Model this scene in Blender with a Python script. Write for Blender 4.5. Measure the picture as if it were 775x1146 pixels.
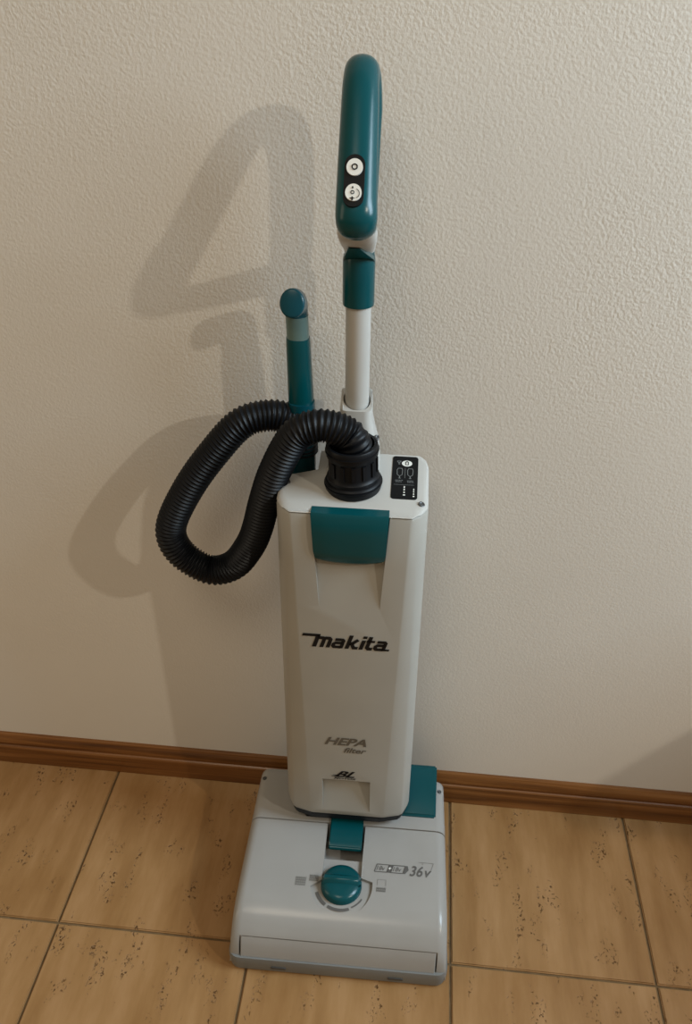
import bpy, bmesh, math, random
from mathutils import Vector, Matrix
for o in list(bpy.data.objects): bpy.data.objects.remove(o)
S = bpy.context.scene
COL = S.collection
PI = math.pi
R = math.radians
random.seed(7)

# ------------------------------------------------------------------ camera
F_PX = 942.55
cam_d = bpy.data.cameras.new('camera'); cam = bpy.data.objects.new('camera', cam_d); COL.objects.link(cam)
cam_d.sensor_fit = 'HORIZONTAL'; cam_d.sensor_width = 36.0; cam_d.lens = F_PX * 36.0 / 775.0
cam_d.clip_start = 0.02; cam_d.clip_end = 60
YAW, PITCH, ROLL = -0.08824, 0.58253, -0.01872
fw = Vector((math.sin(YAW)*math.cos(PITCH), math.cos(YAW)*math.cos(PITCH), -math.sin(PITCH)))
rt = Vector((math.cos(YAW), -math.sin(YAW), 0)); dn = fw.cross(rt)
rt2 = rt*math.cos(ROLL) + dn*math.sin(ROLL); dn2 = dn*math.cos(ROLL) - rt*math.sin(ROLL)
cm = Matrix((rt2, -dn2, -fw)).transposed().to_4x4(); cm.translation = (0.49303, -0.97536, 1.24399)
cam.matrix_world = cm
S.camera = cam

# ------------------------------------------------------------------ world, lights, exposure
w = bpy.data.worlds.new('world'); S.world = w; w.use_nodes = True
bg = w.node_tree.nodes['Background']; bg.inputs[0].default_value = (1.0, 0.80, 0.55, 1); bg.inputs[1].default_value = 0.26

def lamp(name, kind, loc, energy, color, **kw):
    d = bpy.data.lights.new(name, kind); d.energy = energy; d.color = color
    for k, v in kw.items(): setattr(d, k, v)
    o = bpy.data.objects.new(name, d); COL.objects.link(o); o.location = loc
    return o
def aim(o, target):
    o.rotation_euler = (Vector(target) - o.location).to_track_quat('-Z', 'Y').to_euler()
# the bulb to the right of the photographer, which throws the shadows on the wall
lamp('room_bulb', 'POINT', (2.75, -1.75, 2.40), 94.0, (1.0, 0.91, 0.76), shadow_soft_size=0.030)
# daylight from a window in the right-hand wall of the room
wl = lamp('window_daylight', 'AREA', (2.25, -0.42, 1.85), 62.0, (0.66, 0.85, 1.0), shape='RECTANGLE', size=0.8, size_y=1.1)
aim(wl, (0.5, -0.25, 0.8))
# warm fill added from the left, no opening behind it
dl = lamp('left_fill', 'AREA', (-2.3, -1.1, 1.35), 10.0, (1.0, 0.84, 0.62), shape='RECTANGLE', size=0.9, size_y=1.9)
aim(dl, (0.3, 0.0, 0.8))
# soft round fill added overhead, not a known fixture
cl = lamp('overhead_fill', 'AREA', (0.1, -1.5, 2.55), 12.0, (1.0, 0.87, 0.68), shape='DISK', size=0.9)
S.view_settings.view_transform = 'Standard'; S.view_settings.look = 'None'
S.view_settings.gamma = 1.0; S.view_settings.use_curve_mapping = False
S.view_settings.exposure = 0.0

# ------------------------------------------------------------------ material helpers
def new_mat(name):
    m = bpy.data.materials.new(name); m.use_nodes = True
    nt = m.node_tree
    return m, nt, nt.nodes['Principled BSDF']
def nd(nt, t, **kw):
    n = nt.nodes.new(t)
    for k, v in kw.items():
        if k in n.inputs.keys(): n.inputs[k].default_value = v
        else: setattr(n, k, v)
    return n
def ramp(nt, stops):
    n = nt.nodes.new('ShaderNodeValToRGB'); e = n.color_ramp.elements
    while len(e) < len(stops): e.new(0.5)
    for q, (p, c) in zip(e, stops): q.position = p; q.color = (*c, 1)
    return n
def plastic(name, col, rough=0.4, var=0.06, grain=0.0, grain_scale=900, spec=0.5, coat=0.0):
    m, nt, b = new_mat(name)
    tc = nd(nt, 'ShaderNodeTexCoord')
    n = nd(nt, 'ShaderNodeTexNoise', Scale=14.0, Detail=4.0)
    nt.links.new(tc.outputs['Object'], n.inputs['Vector'])
    lo = tuple(c*(1-var) for c in col); hi = tuple(min(1, c*(1+var)) for c in col)
    r = ramp(nt, [(0.3, lo), (0.7, hi)]); nt.links.new(n.outputs['Fac'], r.inputs[0])
    nt.links.new(r.outputs[0], b.inputs['Base Color'])
    b.inputs['Roughness'].default_value = rough
    b.inputs['Specular IOR Level'].default_value = spec
    b.inputs['Coat Weight'].default_value = coat; b.inputs['Coat Roughness'].default_value = 0.12
    if grain:
        g = nd(nt, 'ShaderNodeTexNoise', Scale=grain_scale, Detail=2.0)
        nt.links.new(tc.outputs['Object'], g.inputs['Vector'])
        bp = nd(nt, 'ShaderNodeBump', Strength=grain, Distance=0.0006)
        nt.links.new(g.outputs['Fac'], bp.inputs['Height']); nt.links.new(bp.outputs[0], b.inputs['Normal'])
    return m
MAT = {}
MAT['white'] = plastic('grey_white_plastic', (0.325, 0.315, 0.285), 0.42, 0.03, 0.12)
MAT['hood'] = plastic('glossy_white_plastic', (0.29, 0.281, 0.267), 0.22, 0.03, spec=0.3)
MAT['light'] = plastic('pale_plastic', (0.41, 0.40, 0.375), 0.40, 0.03)
MAT['bumper'] = plastic('grey_bumper_plastic', (0.165, 0.17, 0.168), 0.5, 0.06, 0.2)
MAT['teal'] = plastic('teal_plastic', (0.0012, 0.056, 0.066), 0.24, 0.06, spec=0.3)
MAT['teal_dark'] = plastic('dark_teal_plastic', (0.002, 0.048, 0.066), 0.27, 0.06, spec=0.3)
MAT['teal_grey'] = plastic('teal_reflection_plastic', (0.10, 0.17, 0.165), 0.35, 0.06)  # paler, greyer teal: the reflection on the wand neck put into its colour
MAT['black'] = plastic('black_rubber', (0.0035, 0.0042, 0.0058), 0.45, 0.15, spec=0.2)
MAT['print'] = plastic('dark_print', (0.012, 0.010, 0.009), 0.6, 0.1, spec=0.1)
MAT['print_grey'] = plastic('grey_print', (0.09, 0.085, 0.08), 0.5, 0.1)
MAT['print_faint'] = plastic('faint_grey_print', (0.15, 0.145, 0.135), 0.5, 0.1)
MAT['hepa'] = plastic('bronze_grey_print', (0.10, 0.085, 0.065), 0.5, 0.1)
MAT['label'] = plastic('black_label_film', (0.006, 0.0065, 0.007), 0.5, 0.1, spec=0.12)
MAT['print_white'] = plastic('white_print', (0.66, 0.66, 0.62), 0.5, 0.02)
MAT['print_dim'] = plastic('dim_white_print', (0.17, 0.18, 0.18), 0.5, 0.05)
MAT['screw'] = plastic('dark_screw_steel', (0.05, 0.05, 0.05), 0.4, 0.1)
MAT['button'] = plastic('white_button', (0.62, 0.61, 0.57), 0.35, 0.03)

def plaster():
    m, nt, b = new_mat('cream_textured_plaster')
    tc = nd(nt, 'ShaderNodeTexCoord')
    n1 = nd(nt, 'ShaderNodeTexNoise', Scale=2.2, Detail=5.0)
    r = ramp(nt, [(0.3, (0.605, 0.57, 0.515)), (0.7, (0.65, 0.615, 0.56))])
    nt.links.new(tc.outputs['Object'], n1.inputs['Vector']); nt.links.new(n1.outputs['Fac'], r.inputs[0])
    nt.links.new(r.outputs[0], b.inputs['Base Color']); b.inputs['Roughness'].default_value = 0.62
    b.inputs['Specular IOR Level'].default_value = 0.3
    n2 = nd(nt, 'ShaderNodeTexNoise', Scale=330.0, Detail=3.0, Roughness=0.55)
    n3 = nd(nt, 'ShaderNodeTexVoronoi', Scale=200.0)
    n4 = nd(nt, 'ShaderNodeTexNoise', Scale=3.0, Detail=3.0)
    for n in (n2, n3, n4): nt.links.new(tc.outputs['Object'], n.inputs['Vector'])
    mx = nd(nt, 'ShaderNodeMath', operation='MULTIPLY_ADD'); mx.inputs[1].default_value = -0.45
    nt.links.new(n3.outputs['Distance'], mx.inputs[0]); nt.links.new(n2.outputs['Fac'], mx.inputs[2])
    sp = nd(nt, 'ShaderNodeSeparateXYZ'); nt.links.new(tc.outputs['Object'], sp.inputs[0])
    # the roller stipple is heavier higher up the wall, fainter near the floor
    mr = nd(nt, 'ShaderNodeMapRange'); mr.inputs[1].default_value = 0.1; mr.inputs[2].default_value = 0.95; mr.inputs[3].default_value = 0.05; mr.inputs[4].default_value = 0.25
    nt.links.new(sp.outputs['Z'], mr.inputs[0])
    ml = nd(nt, 'ShaderNodeMath', operation='MULTIPLY'); nt.links.new(mr.outputs[0], ml.inputs[0])
    mr2 = nd(nt, 'ShaderNodeMapRange'); mr2.inputs[1].default_value = 0.3; mr2.inputs[2].default_value = 0.7; mr2.inputs[3].default_value = 0.55; mr2.inputs[4].default_value = 1.25
    nt.links.new(n4.outputs['Fac'], mr2.inputs[0]); nt.links.new(mr2.outputs[0], ml.inputs[1])
    bp = nd(nt, 'ShaderNodeBump', Distance=0.0035)
    nt.links.new(ml.outputs[0], bp.inputs['Strength'])
    nt.links.new(mx.outputs[0], bp.inputs['Height']); nt.links.new(bp.outputs[0], b.inputs['Normal'])
    return m
def tile_mat():
    m, nt, b = new_mat('travertine_look_tile')
    tc = nd(nt, 'ShaderNodeTexCoord'); oi = nd(nt, 'ShaderNodeObjectInfo')
    off = nd(nt, 'ShaderNodeVectorMath', operation='MULTIPLY_ADD'); off.inputs[1].default_value = (37.0, 23.0, 11.0)
    cmb = nd(nt, 'ShaderNodeCombineXYZ')
    for i in range(3): nt.links.new(oi.outputs['Random'], cmb.inputs[i])
    nt.links.new(cmb.outputs[0], off.inputs[0]); nt.links.new(tc.outputs['Object'], off.inputs[2])
    def mapped(sx, sy):
        mp = nd(nt, 'ShaderNodeMapping'); mp.inputs['Scale'].default_value = (sx, sy, 1)
        nt.links.new(off.outputs[0], mp.inputs['Vector']); return mp
    st = nd(nt, 'ShaderNodeTexNoise', Scale=1.0, Detail=6.0, Roughness=0.62); nt.links.new(mapped(26, 4.5).outputs[0], st.inputs['Vector'])
    cl_ = nd(nt, 'ShaderNodeTexNoise', Scale=1.0, Detail=4.0); nt.links.new(mapped(9, 6).outputs[0], cl_.inputs['Vector'])
    r1 = ramp(nt, [(0.28, (0.180, 0.084, 0.024)), (0.5, (0.285, 0.154, 0.059)), (0.72, (0.40, 0.236, 0.112))])
    nt.links.new(st.outputs['Fac'], r1.inputs[0])
    r2 = ramp(nt, [(0.3, (0.25, 0.126, 0.042)), (0.7, (0.36, 0.208, 0.090))]); nt.links.new(cl_.outputs['Fac'], r2.inputs[0])
    mix = nd(nt, 'ShaderNodeMix', data_type='RGBA'); mix.inputs[0].default_value = 0.45
    nt.links.new(r1.outputs[0], mix.inputs[6]); nt.links.new(r2.outputs[0], mix.inputs[7])
    # pits gathered in short streaks
    pit = nd(nt, 'ShaderNodeTexNoise', Scale=1.0, Detail=2.0, Roughness=0.6); nt.links.new(mapped(290, 190).outputs[0], pit.inputs['Vector'])
    clu = nd(nt, 'ShaderNodeTexNoise', Scale=1.0, Detail=2.0); nt.links.new(mapped(46, 17).outputs[0], clu.inputs['Vector'])
    rp = ramp(nt, [(0.57, (0, 0, 0)), (0.64, (1, 1, 1))]); nt.links.new(pit.outputs['Fac'], rp.inputs[0])
    rc = ramp(nt, [(0.565, (0, 0, 0)), (0.65, (1, 1, 1))]); nt.links.new(clu.outputs['Fac'], rc.inputs[0])
    mul = nd(nt, 'ShaderNodeMath', operation='MULTIPLY'); nt.links.new(rp.outputs[0], mul.inputs[0]); nt.links.new(rc.outputs[0], mul.inputs[1])
    mix2 = nd(nt, 'ShaderNodeMix', data_type='RGBA'); nt.links.new(mul.outputs[0], mix2.inputs[0])
    nt.links.new(mix.outputs[2], mix2.inputs[6]); mix2.inputs[7].default_value = (0.095, 0.043, 0.012, 1)
    nt.links.new(mix2.outputs[2], b.inputs['Base Color']); b.inputs['Roughness'].default_value = 0.40; b.inputs['Specular IOR Level'].default_value = 0.3
    inv = nd(nt, 'ShaderNodeMath', operation='SUBTRACT'); inv.inputs[0].default_value = 1.0; nt.links.new(mul.outputs[0], inv.inputs[1])
    add = nd(nt, 'ShaderNodeMath', operation='MULTIPLY_ADD'); add.inputs[1].default_value = 0.25
    nt.links.new(st.outputs['Fac'], add.inputs[0]); nt.links.new(inv.outputs[0], add.inputs[2])
    bp = nd(nt, 'ShaderNodeBump', Strength=0.55, Distance=0.0018); nt.links.new(add.outputs[0], bp.inputs['Height']); nt.links.new(bp.outputs[0], b.inputs['Normal'])
    return m
def grout_mat():
    m, nt, b = new_mat('sandy_grout')
    tc = nd(nt, 'ShaderNodeTexCoord'); n = nd(nt, 'ShaderNodeTexNoise', Scale=60.0, Detail=4.0)
    nt.links.new(tc.outputs['Object'], n.inputs['Vector'])
    r = ramp(nt, [(0.3, (0.10, 0.060, 0.024)), (0.7, (0.17, 0.105, 0.045))]); nt.links.new(n.outputs['Fac'], r.inputs[0])
    nt.links.new(r.outputs[0], b.inputs['Base Color']); b.inputs['Roughness'].default_value = 0.85
    return m
def wood_mat():
    m, nt, b = new_mat('varnished_oak')
    tc = nd(nt, 'ShaderNodeTexCoord'); mp = nd(nt, 'ShaderNodeMapping'); mp.inputs['Scale'].default_value = (2.2, 40, 85)
    nt.links.new(tc.outputs['Object'], mp.inputs['Vector'])
    n = nd(nt, 'ShaderNodeTexNoise', Scale=1.0, Detail=6.0, Roughness=0.6, Distortion=0.6); nt.links.new(mp.outputs[0], n.inputs['Vector'])
    r = ramp(nt, [(0.3, (0.065, 0.020, 0.004)), (0.5, (0.165, 0.062, 0.015)), (0.72, (0.27, 0.118, 0.036))]); nt.links.new(n.outputs['Fac'], r.inputs[0])
    nt.links.new(r.outputs[0], b.inputs['Base Color']); b.inputs['Roughness'].default_value = 0.33
    bp = nd(nt, 'ShaderNodeBump', Strength=0.15, Distance=0.001); nt.links.new(n.outputs['Fac'], bp.inputs['Height']); nt.links.new(bp.outputs[0], b.inputs['Normal'])
    return m
MAT['plaster'] = plaster(); MAT['tile'] = tile_mat(); MAT['grout'] = grout_mat(); MAT['wood'] = wood_mat()

# ------------------------------------------------------------------ mesh helpers
def link_mesh(name, verts, faces, mat, parent=None, smooth=35, fix=True):
    me = bpy.data.meshes.new(name); me.from_pydata([tuple(v) for v in verts], [], faces)
    if fix:
        bm = bmesh.new(); bm.from_mesh(me); bmesh.ops.recalc_face_normals(bm, faces=bm.faces); bm.to_mesh(me); bm.free()
    me.materials.append(MAT[mat])
    o = bpy.data.objects.new(name, me); COL.objects.link(o)
    if parent: o.parent = parent
    if smooth: me.shade_smooth(); me.set_sharp_from_angle(angle=R(smooth))
    return o
def bm_obj(name, bm, mat, parent=None, smooth=35):
    bmesh.ops.recalc_face_normals(bm, faces=bm.faces)
    me = bpy.data.meshes.new(name); bm.to_mesh(me); bm.free(); me.materials.append(MAT[mat])
    o = bpy.data.objects.new(name, me); COL.objects.link(o)
    if parent: o.parent = parent
    if smooth: me.shade_smooth(); me.set_sharp_from_angle(angle=R(smooth))
    return o
def loft(rings, cap=True, closed=False):
    n = len(rings[0]); V = [v for r in rings for v in r]; Fs = []
    m = len(rings)
    for i in range(m if closed else m-1):
        a, b = i*n, ((i+1) % m)*n
        for j in range(n):
            k = (j+1) % n
            Fs.append((a+j, a+k, b+k, b+j))
    if cap and not closed: Fs.append(tuple(range(n))[::-1]); Fs.append(tuple((m-1)*n+j for j in range(n)))
    return V, Fs
def catmull(P, sub):
    P = [Vector(p) for p in P]; out = []
    for i in range(len(P)-1):
        p0 = P[max(i-1, 0)]; p1 = P[i]; p2 = P[i+1]; p3 = P[min(i+2, len(P)-1)]
        for s in range(sub):
            t = s/sub
            out.append(0.5*((2*p1)+(p2-p0)*t+(2*p0-5*p1+4*p2-p3)*t*t+(3*p1-p0-3*p2+p3)*t**3))
    out.append(P[-1]); return out
def frames(path):
    T = []
    for i in range(len(path)):
        T.append((path[min(i+1, len(path)-1)]-path[max(i-1, 0)]).normalized())
    N = [T[0].orthogonal().normalized()]
    for i in range(1, len(path)):
        v = N[-1]-T[i]*N[-1].dot(T[i]); N.append(v.normalized())
    return T, N
def tube_rings(path, rad, n=24):
    T, N = frames(path); rings = []
    for i, p in enumerate(path):
        B = T[i].cross(N[i]); r = rad[i] if isinstance(rad, list) else rad
        rings.append([p+(N[i]*math.cos(2*PI*k/n)+B*math.sin(2*PI*k/n))*r for k in range(n)])
    return rings
def lathe(profile, center, axis=Vector((0, 0, 1)), n=40):
    axis = Vector(axis).normalized(); u = axis.orthogonal().normalized(); v = axis.cross(u); c = Vector(center)
    return [[c+axis*h+(u*math.cos(2*PI*k/n)+v*math.sin(2*PI*k/n))*max(r, 1e-5) for k in range(n)] for r, h in profile]
def rrect(hw, hh, r, seg=5):
    pts = []
    for cx, cy, a0 in ((hw-r, hh-r, 0), (-hw+r, hh-r, 90), (-hw+r, -hh+r, 180), (hw-r, -hh+r, 270)):
        for k in range(seg+1):
            a = R(a0+90*k/seg); pts.append((cx+r*math.cos(a), cy+r*math.sin(a)))
    return pts
def boxbm(x0, x1, y0, y1, z0, z1, bev=0.0, seg=2):
    bm = bmesh.new(); bmesh.ops.create_cube(bm, size=1)
    for v in bm.verts: v.co = Vector(((x0+x1)/2+v.co.x*(x1-x0), (y0+y1)/2+v.co.y*(y1-y0), (z0+z1)/2+v.co.z*(z1-z0)))
    if bev: bmesh.ops.bevel(bm, geom=bm.edges[:], offset=bev, segments=seg, affect='EDGES', profile=0.5)
    return bm
def cut(obj, verts, faces, op='DIFFERENCE'):
    c = link_mesh('cutter_tmp', verts, faces, 'white', smooth=0)
    if obj.parent: c.parent = obj.parent
    md = obj.modifiers.new('cut', 'BOOLEAN'); md.object = c; md.operation = op; md.solver = 'EXACT'
    bpy.context.view_layer.update()
    dg = bpy.context.evaluated_depsgraph_get()
    me = bpy.data.meshes.new_from_object(obj.evaluated_get(dg)); obj.modifiers.clear()
    old = obj.data; obj.data = me; me.name = old.name; bpy.data.meshes.remove(old)
    cm_ = c.data; bpy.data.objects.remove(c); bpy.data.meshes.remove(cm_)
    me.shade_smooth(); me.set_sharp_from_angle(angle=R(32))
def prism(pts, f0, f1):
    """outline pts mapped by two functions to two faces"""
    n = len(pts); V = [f0(*p) for p in pts]+[f1(*p) for p in pts]
    Fs = [tuple(range(n))[::-1], tuple(range(n, 2*n))]+[(i, (i+1) % n, n+(i+1) % n, n+i) for i in range(n)]
    return V, Fs
def stroke(poly, wd):
    """flat ribbon along a 2D polyline, mitred"""
    P = [Vector(p) for p in poly]; L, Rr = [], []
    for i, p in enumerate(P):
        a = (P[i]-P[i-1]).normalized() if i else None
        b = (P[i+1]-P[i]).normalized() if i < len(P)-1 else None
        d = ((a+b).normalized() if a and b else (a or b)); n = Vector((-d.y, d.x))
        k = 1.0
        if a and b: k = 1/max(0.5, n.dot(Vector((-a.y, a.x))))
        L.append(p+n*wd/2*k); Rr.append(p-n*wd/2*k)
    V = L+Rr; m = len(P)
    return [(v.x, v.y) for v in V], [(i, i+1, m+i+1, m+i) for i in range(m-1)]
class Flat:
    """collects flat 2D print and maps it on a surface"""
    def __init__(s): s.V = []; s.F = []
    def poly(s, pts):
        b = len(s.V); s.V += [tuple(p) for p in pts]; s.F.append(tuple(range(b, b+len(pts))))
    def add(s, VF, f=lambda x, y: (x, y)):
        b = len(s.V); s.V += [f(*v) for v in VF[0]]; s.F += [tuple(i+b for i in q) for q in VF[1]]
    def stroke(s, poly, wd, f=lambda x, y: (x, y)): s.add(stroke(poly, wd), f)
    def arc(s, cx, cy, r, a0, a1, wd, n=16, f=lambda x, y: (x, y)):
        s.stroke([(cx+r*math.cos(R(a0+(a1-a0)*k/n)), cy+r*math.sin(R(a0+(a1-a0)*k/n))) for k in range(n+1)], wd, f)
    def text(s, body, x, y, h, width=None, shear=0.0, bold=0.0):
        cu = bpy.data.curves.new('txt', 'FONT'); cu.body = body; cu.size = 1.0; cu.shear = shear; cu.offset = bold; cu.resolution_u = 3
        o = bpy.data.objects.new('txt', cu); COL.objects.link(o); bpy.context.view_layer.update()
        me = bpy.data.meshes.new_from_object(o.evaluated_get(bpy.context.evaluated_depsgraph_get()))
        vs = [(v.co.x, v.co.y) for v in me.vertices]; fs = [tuple(p.vertices) for p in me.polygons]
        bpy.data.objects.remove(o); bpy.data.curves.remove(cu); bpy.data.meshes.remove(me)
        x0 = min(v[0] for v in vs); x1 = max(v[0] for v in vs); y0 = 0.0; y1 = max(v[1] for v in vs)
        sy = h/(y1-y0); sx = (width/(x1-x0)) if width else sy
        s.add(([(x+(v[0]-x0)*sx, y+(v[1]-y0)*sy) for v in vs], fs))
    def build(s, name, mat, parent, mp, sub=0):
        o = link_mesh(name, [mp(*v) for v in s.V], s.F, mat, parent, smooth=0, fix=False)
        return o

def struct(o): o['kind'] = 'structure'; return o

# ------------------------------------------------------------------ the setting
WALL = 0.012
fl = struct(bm_obj('floor', boxbm(-2.4, 3.0, -3.0, 0.30, -0.08, -0.0035), 'grout', smooth=0))
tb = boxbm(-0.1482, 0.1482, -0.1482, 0.1482, -0.010, 0.0)
bmesh.ops.bevel(tb, geom=[e for e in tb.edges if all(v.co.z > -0.001 for v in e.verts)], offset=0.0016, segments=2, affect='EDGES')
t0 = bm_obj('tile', tb, 'tile', fl)
t0.location = (0.15, -0.13723, 0.0)
for i in range(-5, 8):
    for j in range(0, 6):
        if (i, j) == (0, 0): continue
        t = t0.copy(); COL.objects.link(t); t.parent = fl
        t.location = (0.15+0.30*i, -0.13723-0.30*j, random.uniform(-0.0004, 0.0))
struct(bm_obj('wall_back', boxbm(-2.4, 3.0, WALL, WALL+0.15, -0.02, 2.7), 'plaster', smooth=0))
bp_ = [(WALL+0.001, 0.0005), (0.0, 0.0005), (0.0, 0.040), (0.0012, 0.0425), (0.0034, 0.0440), (0.0034, 0.0465), (0.0022, 0.0495),
       (0.0030, 0.0560), (0.0050, 0.0610), (0.0068, 0.0640), (0.0072, 0.0660), (0.0090, 0.0682), (WALL+0.001, 0.0685)]
V, Fs = prism(bp_, lambda y, z: (-2.4, y, z), lambda y, z: (3.0, y, z))
struct(link_mesh('baseboard_back', V, Fs, 'wood', smooth=25))

# unseen table, added so its top shades the lower right of the wall
tbl = bpy.data.objects.new('shadow_table', None); COL.objects.link(tbl); tbl.location = (1.86, -0.29, 0)
tbl['label'] = 'unseen oak table with four legs, added beyond the vacuum cleaner to shade the wall'; tbl['category'] = 'table'
bm_obj('tabletop', boxbm(-0.46, 0.46, -0.26, 0.26, 0.722, 0.750, 0.004), 'wood', tbl)
bm_obj('apron', boxbm(-0.27, 0.27, -0.17, 0.17, 0.655, 0.722, 0.003), 'wood', tbl)
for sx in (-1, 1):
    for sy in (-1, 1): bm_obj('leg', boxbm(sx*0.25-0.022, sx*0.25+0.022, sy*0.15-0.022, sy*0.15+0.022, 0.0, 0.660, 0.003), 'wood', tbl)

# ------------------------------------------------------------------ the vacuum cleaner
ROOT = Vector((0.432, -0.18, 0.0)); YR = R(0.9)
vac = bpy.data.objects.new('vacuum_cleaner', None); COL.objects.link(vac)
vac.location = ROOT; vac.rotation_euler = (0, 0, YR); vac.empty_display_size = 0.1
vac['label'] = 'upright white and teal cordless vacuum cleaner with black hose, standing against the wall'
vac['category'] = 'vacuum cleaner'
INV = Matrix.Rotation(-YR, 3, 'Z')
def W(x, y, z): return INV @ (Vector((x, y, z))-ROOT)          # room point -> cleaner's own axes
LEAN = 0.0085
def B(x, y, z): return Vector((x-LEAN*z, y+0.18, z))             # x from the cleaner's centre line, y in the room
def D(x, y, z): return Vector((x, y+0.18, z))                    # the same for the floor head, no lean

# ---- floor head
PROF = [(-0.3225, 0.030), (-0.3215, 0.038), (-0.318, 0.052), (-0.312, 0.0645), (-0.304, 0.0745), (-0.294, 0.0840), (-0.283, 0.0905), (-0.268, 0.0955),
        (-0.240, 0.0995), (-0.200, 0.1020), (-0.143, 0.1050)]
PREAR = [(-0.1415, 0.1062), (-0.100, 0.1085), (-0.062, 0.1090), (-0.050, 0.1070), (-0.042, 0.1010), (-0.0375, 0.0900), (-0.036, 0.070), (-0.036, 0.030)]
def prof(y, P=PROF):
    for (a, za), (b, zb) in zip(P, P[1:]):
        if a <= y <= b: return za+(zb-za)*(y-a)/(b-a)
    return P[0][1] if y < P[0][0] else P[-1][1]
def hood_z(x, y):
    hw = half(y); e = max(0, abs(x)-(hw-0.016))/0.016
    return prof(y)-0.010*e**2.2
def half(y): return 0.1565-0.0045*(y+0.3225)/0.2865
def hood_ring(y, z):
    hw = half(y); zl = 0.014; r = min(0.016, (z-zl)*0.7)
    pts = [(-hw-0.001, zl)]
    for k in range(7):
        a = PI-PI/2*k/6; pts.append((-hw+r+r*math.cos(a), z-r+r*math.sin(a)))
    for k in range(1, 12): pts.append((-(hw-r)+(hw-r)*2*k/12, z))
    for k in range(7):
        a = PI/2-PI/2*k/6; pts.append((hw-r+r*math.cos(a), z-r+r*math.sin(a)))
    pts.append((hw+0.001, zl))
    return [D(x, y, zz) for x, zz in pts]
def dense(P, n=3): 
    return [(p.x, p.y) for p in catmull([(a, b, 0) for a, b in P], n)]
V, Fs = loft([hood_ring(y, z) for y, z in dense(PROF, 4)])
hood = link_mesh('cleaner_head', V, Fs, 'hood', vac)
# pocket for the front flap
FP = [(-0.345, 0.0), (-0.345, 0.10), (-0.3120, 0.10), (-0.3115, 0.060), (-0.3135, 0.030), (-0.3135, 0.0)]
V, Fs = prism(FP, lambda y, z: D(-0.1428, y, z), lambda y, z: D(0.1428, y, z)); cut(hood, V, Fs)
# slot under the release tab and stepped round seat of the dial
V, Fs = prism([(-0.031, -0.125), (0.0285, -0.125), (0.0270, -0.199), (-0.0310, -0.199)], lambda x, y: D(x, y, 0.066), lambda x, y: D(x, y, 0.14)); cut(hood, V, Fs)
DC = (-0.0015, -0.2405)
seat = []
for k in range(41):
    a = R(-172+180*k/40)
    seat.append((DC[0]+0.046*math.cos(a), DC[1]+0.046*math.sin(a)))
seat += [(0.0270, -0.229), (0.0270, -0.195), (-0.0310, -0.195), (-0.0310, -0.236)]
V, Fs = prism(seat, lambda x, y: D(x, y, 0.0945+0.035*(y+0.2405)), lambda x, y: D(x, y, 0.14)); cut(hood, V, Fs)
# rear cover of the head
V, Fs = loft([hood_ring(y, z) for y, z in dense(PREAR, 3)])
rear = link_mesh('rear_cover', V, Fs, 'hood', hood)
# bumper
fp = rrect(0.1595, 0.135, 0.016, 6)
rings = []
for s, z in ((0.990, 0.004), (0.997, 0.010), (1.0, 0.020), (1.0, 0.028), (0.994, 0.0325)):
    rings.append([D(x*s, -0.1925+y*s, z) for x, y in fp])
V, Fs = loft(rings); bumper = link_mesh('bumper', V, Fs, 'bumper', hood)
for bx in (-0.085, 0.085):
    V, Fs = prism(rrect(0.011, 0.0022, 0.002, 3), lambda x, z: D(bx+x, -0.3272, 0.0155+z), lambda x, z: D(bx+x, -0.3290, 0.0155+z))
    link_mesh('bumper_slot', V, Fs, 'screw', hood)
# front flap
FL = [(-0.3122, 0.0640), (-0.3150, 0.0590), (-0.3185, 0.0515), (-0.3220, 0.0400), (-0.3240, 0.0330), (-0.3200, 0.0310), (-0.3145, 0.0330), (-0.3125, 0.0590)]
rings = [[D(x, y+dy, z) for y, z in FL] for x, dy in ((-0.1405, 0.001), (-0.1395, 0), (-0.07, -0.0002), (0.07, -0.0002), (0.1395, 0), (0.1405, 0.001))]
V, Fs = loft(rings); link_mesh('front_flap', V, Fs, 'hood', hood, smooth=40)
# height dial
dial = link_mesh('height_dial', *loft(lathe([(0.0005, 0.0145), (0.012, 0.0143), (0.022, 0.0132), (0.0275, 0.0108), (0.0298, 0.0075), (0.0305, 0.0), (0.0005, -0.004)], D(DC[0], DC[1], 0.0945), n=48)), 'teal', hood)
V, Fs = loft([[D(DC[0]+x, DC[1]+0.001+y, 0.1065+z) for y, z in ((-0.0075, 0), (-0.0045, 0.0075), (0, 0.0095), (0.0045, 0.0075), (0.0075, 0))] for x in (-0.0285, -0.025, 0, 0.025, 0.0285)])
for i in (0, 4):
    for j in range(5): V[i*5+j] = Vector((V[i*5+j].x, V[i*5+j].y, min(V[i*5+j].z, 0.1065)))
link_mesh('dial_grip', V, Fs, 'teal', hood, smooth=60)
def on_hood(x, y): return D(x, y, hood_z(x, y)+0.0006)
def on_seat(x, y): return D(x, y, 0.0945+0.035*(y+0.2405)+0.0006)
for a0, a1, rr, wd in ((200, 236, 0.0375, 0.0050), (242, 292, 0.0375, 0.0045), (298, 330, 0.0365, 0.0022)):
    f = Flat(); f.arc(DC[0], DC[1], rr, a0, a1, wd); f.build('dial_mark', 'print_grey', hood, on_seat)
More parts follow.
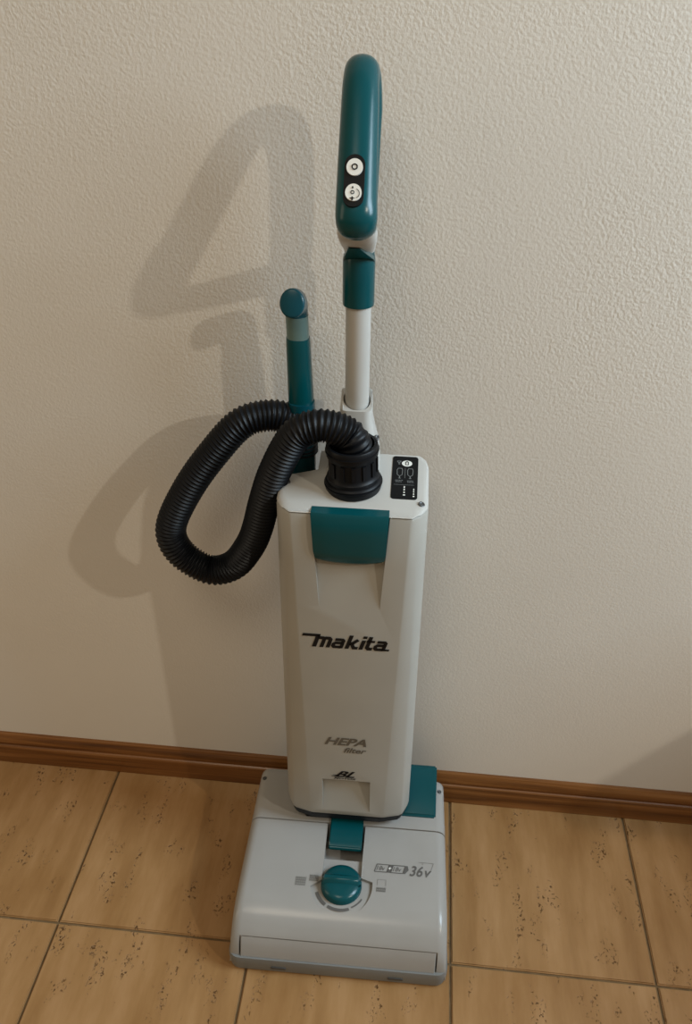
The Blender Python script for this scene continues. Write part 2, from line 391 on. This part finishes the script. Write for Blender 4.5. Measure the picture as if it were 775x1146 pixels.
# small carpet pictograms beside the dial
def icon(cx, cy, wd, h, rows, name):
    f = Flat()
    for r_ in range(rows):
        y = cy-h/2+0.0014+r_*0.0034
        f.stroke([(cx-wd/2, y), (cx+wd/2, y)], 0.0022)
    for k in range(7):
        x = cx-wd/2+wd*k/6; f.stroke([(x, cy-h/2), (x+0.0008, cy-h/2+0.0034*rows)], 0.0008)
    return f.build(name, 'print_faint', hood, on_hood)
icon(-0.0625, -0.2405, 0.0145, 0.0150, 4, 'carpet_pictogram'); icon(-0.0430, -0.2330, 0.0125, 0.0140, 3, 'carpet_pictogram')
icon(0.0570, -0.2400, 0.0130, 0.0150, 2, 'carpet_pictogram')
f = Flat(); x0, x1, y0, y1 = 0.0515, 0.0640, -0.2380, -0.2290
for a, b in (((x0, y0), (x0, y1)), ((x0, y1), (x1, y1)), ((x1, y1), (x1, y0))): f.stroke([a, b], 0.0005)
f.build('carpet_pictogram', 'print_faint', hood, on_hood)
# voltage print: two battery outlines, an arrow and 36V
f = Flat(); SH = 0.30
def shr(x, y): return (x+SH*(y+0.2165), y)
def battery(x0, x1):
    f.stroke([(x0, -0.2165), (x1, -0.2165)], 0.0014, shr); f.stroke([(x0, -0.2045), (x1, -0.2045)], 0.0014, shr)
    f.stroke([(x0, -0.2165), (x0, -0.2045)], 0.0014, shr); f.stroke([(x1, -0.2165), (x1, -0.2045)], 0.0014, shr)
battery(0.0460, 0.0645); battery(0.0705, 0.0885)
f.poly([shr(x, y) for x, y in ((0.0645, -0.2170), (0.0705, -0.2170), (0.0705, -0.2040), (0.0645, -0.2040))])
f.poly([shr(x, y) for x, y in ((0.0890, -0.2170), (0.0920, -0.2170), (0.0955, -0.2105), (0.0920, -0.2040), (0.0890, -0.2040))])
f.text('18v', 0.0490, -0.2140, 0.0070, 0.0130, 0.3, 0.01); f.text('18v', 0.0735, -0.2140, 0.0070, 0.0130, 0.3, 0.01)
f.text('36', 0.0985, -0.2190, 0.0165, 0.0205, 0.3, 0.022); f.text('v', 0.1215, -0.2190, 0.0100, 0.0100, 0.3, 0.02)
f.build('voltage_print', 'print_grey', hood, on_hood)
f = Flat(); f.text('+', 0.0665, -0.2130, 0.0048, 0.0048, 0.2, 0.02)
f.build('voltage_print', 'print_white', hood, lambda x, y: on_hood(x, y)+Vector((0, 0, 0.0003)))
f = Flat()
for a, b in (((0.1120, -0.1965), (0.1345, -0.1965)), ((0.1345, -0.1965), (0.1300, -0.2100)), ((0.1180, -0.2000), (0.1180, -0.1975))): f.stroke([a, b], 0.0006)
f.build('voltage_print', 'print_faint', hood, on_hood)
# release tab of the tilt lock
TP = [(-0.120, 0.0930), (-0.120, 0.1120), (-0.150, 0.1110), (-0.172, 0.1080), (-0.1815, 0.1030), (-0.1835, 0.0980), (-0.180, 0.0935)]
V, Fs = prism(TP, lambda y, z: D(-0.0265, y, z), lambda y, z: D(0.0245, y, z)); tab = link_mesh('release_tab', V, Fs, 'teal', hood, smooth=30)
bm = bmesh.new(); bm.from_mesh(tab.data); bmesh.ops.bevel(bm, geom=bm.edges[:], offset=0.0015, segments=2, affect='EDGES'); bm.to_mesh(tab.data); bm.free(); tab.data.shade_smooth(); tab.data.set_sharp_from_angle(angle=R(40))
# battery door on the right rear
RB = [(-0.120, 0.100), (-0.1195, 0.1120), (-0.112, 0.1165), (-0.060, 0.1440), (-0.050, 0.1460), (-0.044, 0.1420), (-0.042, 0.100)]
V, Fs = prism(RB, lambda y, z: D(0.062, y, z), lambda y, z: D(0.1375, y, z)); bd = link_mesh('battery_door', V, Fs, 'teal', vac, smooth=30)
bm = bmesh.new(); bm.from_mesh(bd.data); bmesh.ops.bevel(bm, geom=bm.edges[:], offset=0.0025, segments=3, affect='EDGES'); bm.to_mesh(bd.data); bm.free(); bd.data.shade_smooth(); bd.data.set_sharp_from_angle(angle=R(40))
# screws and wheels
def screw(p, n, r, parent, mat='screw'):
    V, Fs = loft(lathe([(0.0003, 0.0010), (r*0.35, 0.0002), (r*0.75, 0.0010), (r, 0.0006), (r, -0.002)], p, n, 16), cap=True)
    return link_mesh('screw', V, Fs, mat, parent)
for sx in (-1, 1): screw(D(sx*0.1440, -0.068, prof(-0.068, PREAR)-0.001), (sx*0.2, 0, 1), 0.0034, hood)
for sx in (-1, 1):
    V, Fs = loft(lathe([(0.006, -0.012), (0.026, -0.012), (0.030, -0.009), (0.030, 0.009), (0.026, 0.012), (0.006, 0.012)], D(sx*0.115, -0.055, 0.0302), (1, 0, 0), 32))
    link_mesh('wheel', V, Fs, 'black', hood)
# swivel joint between head and body, in the shade under the body
V, Fs = loft(lathe([(0.030, -0.070), (0.034, -0.066), (0.034, 0.050), (0.030, 0.054)], D(0, -0.100, 0.108), (1, 0, 0), 32)); link_mesh('swivel_joint', V, Fs, 'black', vac)

# ---- body
YF0, YF1, ZB, ZT = -0.150, -0.156, 0.127, 0.6965
YB = -0.040
def yfront(z): return YF0+(YF1-YF0)*(z-ZB)/(ZT-ZB)
def body_ring(z, inset=0.0, zf=None, yb=YB):
    t = (z-ZB)/(ZT-ZB); hw = 0.0942-0.0027*t-inset; c = 0.054+0.016*t-inset*0.6; yf = yfront(z)+inset
    half_ = [(c, yf), (c+0.0035, yf+0.0006), (hw-0.0125, yf+0.0065), (hw-0.0085, yf+0.0095), (hw-0.0018, yf+0.0215), (hw, yf+0.027), (hw, -0.06), (hw-0.003, yb-0.008-inset), (hw-0.010, yb-inset)]
    pts = half_+[(-x, y) for x, y in reversed(half_)]
    return [B(x, y, zf(x, y) if zf else z) for x, y in pts]
rings = [body_ring(ZB, 0.010), body_ring(ZB+0.004, 0.0045), body_ring(ZB+0.012, 0.0012), body_ring(ZB+0.020, 0.0)]
rings += [body_ring(ZB+0.02+(ZT-0.004-ZB-0.02)*k/8) for k in range(1, 9)]+[body_ring(ZT-0.001, 0.0012)]
V, Fs = loft(rings); body = link_mesh('body_housing', V, Fs, 'white', vac, smooth=22)
# lower corners of the body are cut off at a slant
for sx in (-1, 1):
    V, Fs = prism([(0.0633, 0.10), (0.14, 0.10), (0.14, 0.16), (0.1004, 0.16)], lambda x, z: B(sx*x, -0.20, z), lambda x, z: B(sx*x, -0.02, z)); cut(body, V, Fs)
# tapering hollow behind the teal latch
def front(x, z, d=0.0): return B(x, yfront(z)+d, z)
TZ0, TZ1 = 0.705, 0.556
Vv = [front(-0.0490, TZ0, -0.02), front(0.0480, TZ0, -0.02), front(0.0385, TZ1, -0.02), front(-0.0385, TZ1, -0.02),
      front(-0.0475, TZ0, 0.022), front(0.0465, TZ0, 0.022), front(0.0385, TZ1, 0.0), front(-0.0385, TZ1, 0.0)]
BOXF = [(0, 1, 2, 3), (4, 5, 6, 7), (0, 1, 5, 4), (1, 2, 6, 5), (2, 3, 7, 6), (3, 0, 4, 7)]
cut(body, Vv, BOXF)
# finger hollow at the foot of the body
Vv = [front(-0.0380, 0.2215, -0.02), front(0.0345, 0.2215, -0.02), front(0.0345, 0.1500, -0.02), front(-0.0380, 0.1500, -0.02),
      front(-0.0370, 0.2205, 0.017), front(0.0335, 0.2205, 0.017), front(0.0345, 0.1500, 0.0), front(-0.0380, 0.1500, 0.0)]
cut(body, Vv, BOXF)
# notch at the left rear where the wand stands
V, Fs = prism([(-0.13, -0.093), (-0.083, -0.093), (-0.046, -0.080), (-0.046, 0.0), (-0.13, 0.0)], lambda x, y: B(x, y, 0.50), lambda x, y: B(x, y, 0.80)); cut(body, V, Fs)
bm = bmesh.new()
# latch
LP = []
for z, d, hw in ((0.7005, -0.0035, 0.0462), (0.6960, -0.0062, 0.0462), (0.672, -0.0068, 0.0452), (0.645, -0.0058, 0.0440), (0.634, -0.0035, 0.0425), (0.6285, 0.0015, 0.0405), (0.6300, 0.0080, 0.0405), (0.7005, 0.0120, 0.0462)):
    LP.append([front(hw*(k/4-1)-0.0005, z - (0.0035*(1-(k/4-1)**2) if z < 0.64 else 0), d+0.0022*abs(k/4-1)**5) for k in range(9)])
Vv = [v for r_ in LP for v in r_]; n = 9; m = len(LP); Fs = []
for i in range(m):
    for j in range(n-1): Fs.append((i*n+j, i*n+j+1, ((i+1) % m)*n+j+1, ((i+1) % m)*n+j))
Fs.append(tuple(i*n for i in range(m))); Fs.append(tuple(i*n+n-1 for i in range(m))[::-1])
link_mesh('latch', Vv, Fs, 'teal', vac, smooth=40)
# rubber lip under the body
rings = [body_ring(ZB-0.004, 0.0045), body_ring(ZB+0.004, 0.0025), body_ring(ZB+0.014, 0.0014), body_ring(ZB+0.020, 0.0040)]
V, Fs = loft(rings); lip = link_mesh('rubber_lip', V, Fs, 'black', body)
for sx in (-1, 1):
    V, Fs = prism([(0.0633+0.0060-0.0124, 0.08), (0.14, 0.08), (0.14, 0.16), (0.1064, 0.16)], lambda x, z: B(sx*x, -0.20, z), lambda x, z: B(sx*x, -0.02, z)); cut(lip, V, Fs)
# ---- prints on the body
def on_front(x, z): return front(x, z, -0.0007)
f = Flat(); U = 0.0166; sh = 0.30
def lg(x, y): return (-0.0510+(x+sh*y)*U*1.0, 0.4868+y*U)
wd = 0.31
A_ = lambda dx: [[(1.74+dx, .90), (2.30+dx, .90), (2.42+dx, .78), (2.42+dx, .0)], [(2.42+dx, .55), (1.86+dx, .55), (1.74+dx, .43), (1.74+dx, .24), (1.86+dx, .12), (2.42+dx, .12)]]
for pl, w_ in ([([(-.95, 1.22), (.44, 1.22)], .27), ([(.30, 0), (.30, 1.30)], .34), ([(.30, .98), (.74, .98), (.88, .84), (.88, 0)], wd), ([(.88, .98), (1.24, .98), (1.38, .84), (1.38, 0)], wd),
               ([(2.88, 0), (2.88, 1.42)], wd), ([(2.92, .46), (3.22, .62), (3.52, 1.0)], wd), ([(3.10, .60), (3.40, .12), (3.72, .12)], wd*.9),
               ([(3.98, 0), (3.98, .98)], wd), ([(3.98, 1.16), (3.98, 1.42)], wd), ([(4.42, 1.40), (4.42, .26), (4.56, .12), (4.86, .12)], wd), ([(4.20, .90), (4.86, .90)], .22), ([(5.72, .10), (6.22, .10)], .20)]
              + [(q, wd*.92) for q in A_(0)+A_(3.32)]):
    f.stroke(pl, w_, lg)
f.build('logo_print', 'print', body, on_front)
f = Flat(); f.text('HEPA', -0.0335, 0.2990, 0.0150, 0.0600, 0.35, 0.03); f.build('hepa_print', 'hepa', body, on_front)
f = Flat(); f.text('filter', -0.0060, 0.2835, 0.0105, 0.0330, 0.35, 0.02); f.build('hepa_print', 'hepa', body, on_front)
f = Flat(); f.text('BL', -0.0195, 0.2290, 0.0130, 0.0310, 0.55, 0.03)
f.stroke([(-0.0235, 0.2300), (-0.0155, 0.2300)], 0.0012); f.stroke([(-0.0215, 0.2325), (-0.0150, 0.2325)], 0.0010)
f.build('motor_print', 'print', body, on_front)
f = Flat(); f.text('MOTOR', -0.0205, 0.2238, 0.0036, 0.0330, 0.4, 0.02); f.build('motor_print', 'print', body, on_front)

# ---- top cover
def ztop(x, y): return 0.6985+0.19*(y+0.155)
V, Fs = loft([body_ring(ZT, 0.0008, lambda x, y: ZT+0.0003), body_ring(ZT, 0.0002, lambda x, y: max(ZT+0.0012, ztop(x, y)-0.010)), body_ring(ZT, 0.0010, lambda x, y: max(ZT+0.0020, ztop(x, y)-0.0035)), body_ring(ZT, 0.0035, lambda x, y: ztop(x, y)-0.0008), body_ring(ZT, 0.0075, lambda x, y: ztop(x, y))])
top = link_mesh('top_cover', V, Fs, 'light', vac, smooth=40)
V, Fs = prism([(-0.13, -0.093), (-0.083, -0.093), (-0.046, -0.080), (-0.046, 0.0), (-0.13, 0.0)], lambda x, y: B(x, y, 0.60), lambda x, y: B(x, y, 0.80)); cut(top, V, Fs)
NT = Vector((0, -0.19, 1)).normalized()
screw(B(0.0830, -0.1310, ztop(0, -0.1310)-0.0002), NT+Vector((0.35, -0.1, 0)), 0.0040, top)
screw(B(-0.0810, -0.1060, ztop(0, -0.1060)+0.0004), NT+Vector((-0.35, -0.1, 0)), 0.0036, top)
# label film with its white print
LC = (0.0615, -0.0862)
def on_top(e): return lambda x, y: B(LC[0]+x, LC[1]+y, ztop(0, LC[1]+y)+e)
V, Fs = prism(rrect(0.0160, 0.0385, 0.004), on_top(-0.001), on_top(0.0006)); lab = link_mesh('label_film', V, Fs, 'label', top)
f = Flat(); f.poly([(0.0020+0.0065*math.cos(2*PI*k/24), 0.0250+0.0055*math.sin(2*PI*k/24)) for k in range(24)]); f.build('label_print', 'print_white', top, on_top(0.0010))
f = Flat()
f.stroke([(0.0003, 0.0222), (0.0037, 0.0222), (0.0037, 0.0275), (0.0003, 0.0275), (0.0003, 0.0222)], 0.0010); f.stroke([(0.0010, 0.0285), (0.0030, 0.0285)], 0.0010)
f.build('label_print', 'label', top, on_top(0.0013))
f = Flat()
f.stroke([(-0.0105, 0.0290), (-0.0055, 0.0290), (-0.0080, 0.0250), (-0.0105, 0.0290)], 0.0007); f.stroke([(-0.0085, 0.0235), (-0.0065, 0.0235)], 0.0010)
for cx in (-0.0065, 0.0065):
    f.stroke([(cx-0.0030, 0.0040), (cx-0.0034, 0.0120), (cx-0.0022, 0.0155), (cx+0.0026, 0.0155), (cx+0.0034, 0.0120), (cx+0.0030, 0.0040), (cx, 0.0010), (cx-0.0030, 0.0040)], 0.0007)
    f.stroke([(cx, 0.0010), (cx, -0.0020)], 0.0010); f.stroke([(cx-0.0015, -0.0025), (cx+0.0015, -0.0025)], 0.0008)
f.stroke([(0, -0.0020), (0, 0.0160)], 0.0004); f.stroke([(-0.0130, -0.0140), (0.0120, -0.0140)], 0.0004)
for x0, x1, y in ((-0.0115, -0.0020, -0.0065), (-0.0110, -0.0030, -0.0090), (0.0030, 0.0105, -0.0068), (0.0035, 0.0100, -0.0092)):
    k = 0
    while x0+k*0.0016 < x1: f.stroke([(x0+k*0.0016, y), (x0+k*0.0016+0.0010, y+0.0004*(k % 2))], 0.0011); k += 1
f.build('label_print', 'print_dim', top, on_top(0.0010))
f = Flat()
for x in (0.0000, 0.0115):
    for k, (ln, tw) in enumerate(((0.0045, 0.0018), (0.0035, 0.0020), (0.0030, 0.0022), (0.0025, 0.0034))):
        y = -0.0165-0.0048*k if x == 0 else -0.0200-0.0042*k
        f.stroke([(x, y), (x, y-ln*0.75)], tw*(0.8 if x == 0 else 0.62))
f.build('label_print', 'print_white', top, on_top(0.0010))

# ---- hose cuff on the top cover
CC = B(-0.0005, -0.1020, ztop(0, -0.1020))
ax = Vector((-0.05, -0.03, 1)).normalized()
cuff_prof = [(0.0200, -0.004), (0.0335, -0.004), (0.0345, 0.0), (0.0345, 0.0075), (0.0332, 0.0092), (0.0318, 0.0098), (0.0318, 0.0145), (0.0300, 0.0165), (0.0292, 0.020), (0.0290, 0.040), (0.0305, 0.0420), (0.0312, 0.0440), (0.0312, 0.0550), (0.0300, 0.0570), (0.0268, 0.0570), (0.0262, 0.0540), (0.0262, 0.030)]
cuff = link_mesh('hose_cuff', *loft(lathe(cuff_prof, CC, ax, 48)), 'black', vac)
for k in range(14):
    a = 2*PI*k/14
    if k in (5, 6): continue
    u = ax.orthogonal().normalized(); v = ax.cross(u); d = u*math.cos(a)+v*math.sin(a); t_ = ax.cross(d)
    c = CC+d*0.0292+ax*0.030
    V = [c+t_*sx*0.0022+ax*sz*0.0095+d*(0.0016 if e else -0.002) for e in (0, 1) for sx, sz in ((-1, -1), (1, -1), (1, 1), (-1, 1))]
    link_mesh('cuff_rib', V, [(0, 1, 2, 3), (4, 5, 6, 7), (0, 1, 5, 4), (1, 2, 6, 5), (2, 3, 7, 6), (3, 0, 4, 7)], 'black', cuff, smooth=0)
for hgt, rr in ((0.0495, 0.0312), (0.0045, 0.0345)):
    V, Fs = loft([[p for p in r_] for r_ in lathe([(rr-0.001, hgt-0.0012), (rr+0.0011, hgt-0.0007), (rr+0.0011, hgt+0.0007), (rr-0.001, hgt+0.0012)], CC, ax, 48)], closed=True)
    link_mesh('cuff_rim', V, Fs, 'black', cuff)
# ---- hose
HP = [(0.4285, -0.100, 0.735), (0.4275, -0.1005, 0.752), (0.4235, -0.104, 0.768),(0.4168,-0.1030,0.7764),(0.3980,-0.1060,0.7861),(0.3773,-0.1080,0.7869),(0.3541,-0.1090,0.7729),(0.3290,-0.1080,0.7230),(0.3130,-0.1030,0.6735),(0.3013,-0.0990,0.6291),(0.2890,-0.0970,0.5984),(0.2668,-0.0960,0.5664),(0.2357,-0.0960,0.5547),(0.2038,-0.0950,0.5705),(0.1866,-0.0940,0.5961),(0.1877,-0.0910,0.6269),(0.2145,-0.0850,0.6799),(0.2474,-0.0780,0.7265),(0.2817,-0.0700,0.7646),(0.3146,-0.0600,0.7727),(0.3410,-0.0530,0.7647), (0.3520, -0.050, 0.7480), (0.3540, -0.049, 0.7200)]
path = catmull(HP, 14)
L_ = [0.0]
for a, b in zip(path, path[1:]): L_.append(L_[-1]+(b-a).length)
PITCH_H = 0.0053; nr = int(L_[-1]/PITCH_H); pts = []; rad = []; j = 0
HR = 0.0203
for i in range(nr*6+1):
    s = L_[-1]*i/(nr*6)
    while j < len(L_)-2 and L_[j+1] < s: j += 1
    t_ = (s-L_[j])/max(1e-9, L_[j+1]-L_[j]); pts.append(path[j].lerp(path[j+1], t_))
    rad.append(HR-0.0026*(0.5-0.5*math.cos(2*PI*i/6))**0.8)
pts = [W(*p) for p in pts]
V, Fs = loft(tube_rings(pts, rad, 28)); hose = link_mesh('hose', V, Fs, 'black', vac, smooth=75)
# ---- wand with its bent mouth
WX = 0.3535
def wring(x, y, z, rx, ry, n=28, e=0.85):
    out = []
    for k in range(n):
        a = 2*PI*k/n; c, s = math.cos(a), math.sin(a)
        out.append(W(x+rx*math.copysign(abs(c)**e, c), y+ry*math.copysign(abs(s)**e, s), z))
    return out
rings = [wring(WX+0.0005, -0.050, z, r_, r_) for z, r_ in ((0.685, 0.0165), (0.70, 0.0172), (0.782, 0.0165), (0.790, 0.0160))]
wand = link_mesh('wand', *loft(rings), 'teal_dark', vac)
rings = [wring(WX-0.004*(z-0.78)/0.12, -0.047, z, r_, r_) for z, r_ in ((0.786, 0.0150), (0.792, 0.0156), (0.865, 0.0142), (0.871, 0.0138))]
link_mesh('wand_sleeve', *loft(rings), 'teal', wand)
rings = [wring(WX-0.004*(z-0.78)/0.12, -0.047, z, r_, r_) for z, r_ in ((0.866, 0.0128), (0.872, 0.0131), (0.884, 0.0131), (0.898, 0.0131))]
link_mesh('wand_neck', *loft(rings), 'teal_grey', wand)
piv = Vector((WX-0.0045, -0.0612, 0.9020)); RB_ = 0.0142; mouth = []
def mring(c, ang, r_, n=28):
    up = Vector((0, -math.sin(ang), math.cos(ang))); nn = Vector((0, math.cos(ang), math.sin(ang)))     # run direction, outward normal of the bend
    return [W(*(c+Vector((1, 0, 0))*r_*math.cos(2*PI*k/n)+nn*r_*(1+0.16*min(1, ang/R(66)))*math.sin(2*PI*k/n))) for k in range(n)]
mouth.append(mring(piv+Vector((0, RB_, -0.004)), 0, 0.0134))
for k in range(9):
    a = R(72*k/8); mouth.append(mring(piv+Vector((0, RB_*math.cos(a), RB_*math.sin(a))), a, 0.0134+0.0006*k/8))
a = R(72); dv = Vector((0, -math.sin(a), math.cos(a))); c9 = piv+Vector((0, RB_*math.cos(a), RB_*math.sin(a)))
for d, r_ in ((0.008, 0.0141), (0.0195, 0.0142), (0.0220, 0.0139), (0.0232, 0.0131), (0.0237, 0.0120)): mouth.append(mring(c9+dv*d, a, r_))
V, Fs = loft(mouth); link_mesh('wand_mouth', V, Fs, 'teal_dark', wand, smooth=50)

# ---- pole and its socket
def pt(x, y, z): return B(x, y, z)
PX = -0.0010; PY = -0.052
rings = lathe([(0.0140, 0.0), (0.0145, 0.002), (0.0145, 0.235)], B(PX, PY, 0.70), Vector((-LEAN, 0, 1)), 36)
link_mesh('pole', *loft(rings), 'light', vac)
rings = []
for z, hx, y0, y1, dx in ((0.7000, 0.0285, -0.086, -0.037, 0.002), (0.7200, 0.0280, -0.084, -0.036, 0.002), (0.7420, 0.0265, -0.080, -0.034, 0.0012), (0.7600, 0.0225, -0.075, -0.033, 0.0), (0.7780, 0.0195, -0.0725, -0.033, -0.0005), (0.7950, 0.0190, -0.072, -0.033, -0.0005)):
    rings.append([B(PX+dx+x, (y0+y1)/2+y, z+(0.010 if y > 0 else -0.004)*(z > 0.78)) for x, y in rrect(hx, (y1-y0)/2, 0.0095, 5)])
sock = link_mesh('pole_socket', *loft(rings), 'light', vac, smooth=40)
rings = lathe([(0.0164, 0.0), (0.0164, 0.06)], B(PX, PY, 0.765), Vector((-LEAN, 0, 1)), 36); V, Fs = loft(rings); cut(sock, V, Fs)
screw(B(0.0255, -0.0700, 0.7560), (0.75, -0.6, 0.25), 0.0036, sock)
Vv = [B(-0.040, -0.0900, 0.700), B(-0.024, -0.0900, 0.700), B(-0.024, -0.0660, 0.700), B(-0.040, -0.0660, 0.700), B(-0.0300, -0.0820, 0.7330), B(-0.0255, -0.0820, 0.7380), B(-0.0255, -0.0720, 0.7380), B(-0.0300, -0.0720, 0.7330)]
link_mesh('socket_fin', Vv, [(0, 1, 2, 3), (4, 5, 6, 7), (0, 1, 5, 4), (1, 2, 6, 5), (2, 3, 7, 6), (3, 0, 4, 7)], 'light', sock, smooth=0)
# ---- handle: teal sleeve, closed loop, pale bridge
rings = lathe([(0.0150, 0.0), (0.0176, 0.0), (0.0180, 0.002), (0.0180, 0.050), (0.0172, 0.056)], B(PX-0.0002, PY, 0.9160), Vector((-LEAN, 0, 1)), 36)
sleeve = link_mesh('handle_sleeve', *loft(rings), 'teal', vac)
Vv = []
hk = [(-0.0175, 0.966), (0.0175, 0.966), (0.0165, 0.972), (0.0095, 0.992), (0.006, 1.0010), (-0.006, 1.0010), (-0.0095, 0.992), (-0.0165, 0.972)]
V, Fs = prism(hk, lambda x, z: B(PX+x, PY-0.0005-math.sqrt(max(0, 0.0180**2-x*x)) - 1.9*max(0, z-0.968), z), lambda x, z: B(PX+x, PY+0.004, z)); link_mesh('sleeve_tongue', V, Fs, 'teal', sleeve, smooth=30)
def sweep(name, path, mat, parent, dims, n=28, e=0.82, cap=True):
    """path in the (y,z) plane; dims gives half width across x and half thickness in the plane"""
    P = [Vector((0, a, b)) for a, b in path]; rings = []
    for i, p in enumerate(P):
        t_ = (P[min(i+1, len(P)-1)]-P[max(i-1, 0)]).normalized(); nn = Vector((0, -t_.z, t_.y))
        hx, hn, dx = dims(i/(len(P)-1)); rg = []
        for k in range(n):
            a = 2*PI*k/n; c, s = math.cos(a), math.sin(a)
            q = p+nn*hn*math.copysign(abs(s)**e, s); rg.append(B(PX+dx+hx*math.copysign(abs(c)**e, c), q.y, q.z))
        rings.append(rg)
    return link_mesh(name, *loft(rings), mat, parent, smooth=50)
def interp(tab):
    def g(t):
        for a, b in zip(tab, tab[1:]):
            if a[0] <= t <= b[0]:
                k = (t-a[0])/(b[0]-a[0]); return tuple(a[i]+(b[i]-a[i])*k for i in range(1, len(a)))
        return tab[-1][1:]
    return g
lp = [(-0.054, 0.968), (-0.053, 0.985), (-0.051, 1.01), (-0.050, 1.05), (-0.050, 1.09), (-0.052, 1.115), (-0.056, 1.136), (-0.064, 1.1490), (-0.0760, 1.1535), (-0.0885, 1.1465), (-0.102, 1.1320), (-0.124, 1.1015), (-0.144, 1.0730), (-0.156, 1.0565), (-0.1635, 1.0450), (-0.1645, 1.0360), (-0.1580, 1.0305), (-0.146, 1.0280)]
lpp = [(p.x, p.y) for p in catmull([(a, b, 0) for a, b in lp], 6)]
loop = sweep('handle_loop', lpp, 'teal', vac, interp([(0, .0165, .0150, 0), (.1, .0165, .0135, .001), (.3, .0175, .0125, .0035), (.40, .0170, .0135, .0025), (.46, .0165, .0145, .0015), (.55, .0175, .0150, .0015), (.7, .0192, .0160, .003), (.85, .0200, .0165, .004), (.93, .0190, .0140, .004), (1, .0165, .0120, .004)]), e=0.95)
bpth = [(-0.153, 1.0280), (-0.142, 1.0200), (-0.120, 1.0105), (-0.095, 1.0000), (-0.072, 0.9910), (-0.050, 0.9800)]
bpp = [(p.x, p.y) for p in catmull([(a, b, 0) for a, b in bpth], 6)]
sweep('handle_bridge', bpp, 'light', loop, interp([(0, .0190, .0110, .004), (.3, .0200, .0120, .003), (.7, .0190, .0120, .001), (1, .0172, .0120, 0)]))
# push-button panel on the grip
g0 = Vector((0, -0.124, 1.1015)); g1 = Vector((0, -0.156, 1.0565)); gt = (g1-g0).normalized(); gn = Vector((0, gt.z, -gt.y)); gn = gn if gn.z > 0 else -gn
gc = g0.lerp(g1, 0.86)+gn*0.0158
def on_grip(e): return lambda x, s: (lambda q: B(PX+0.0015+x, q.y, q.z))(gc+gt*s+gn*(e-6.0*x*x))
V, Fs = prism(rrect(0.0095, 0.0245, 0.0093, 7), on_grip(-0.004), on_grip(0.0022)); link_mesh('button_panel', V, Fs, 'label', loop, smooth=30)
for s0, nm in ((-0.0120, 'power_button'), (0.0116, 'mode_button')):
    V, Fs = prism([(0.0076*math.cos(2*PI*k/28), s0+0.0080*math.sin(2*PI*k/28)) for k in range(28)], on_grip(0.0010), on_grip(0.0036)); link_mesh(nm, V, Fs, 'button', loop, smooth=30)
f = Flat(); f.arc(0, -0.0120, 0.0024, 0, 360, 0.0012, 20); f.build('button_print', 'print', loop, on_grip(0.0041))
f = Flat(); f.arc(0.0012, 0.0128, 0.0044, -70, 70, 0.0006, 12); f.stroke([(-0.0008, 0.0063), (-0.0008, 0.0083)], 0.0014); f.arc(-0.0008, 0.0118, 0.0015, 0, 360, 0.0008, 12); f.stroke([(-0.0008, 0.0158), (-0.0008, 0.0193)], 0.0016); f.stroke([(-0.0030, 0.0173), (0.0014, 0.0173)], 0.0008)
f.build('button_print', 'print', loop, on_grip(0.0041))
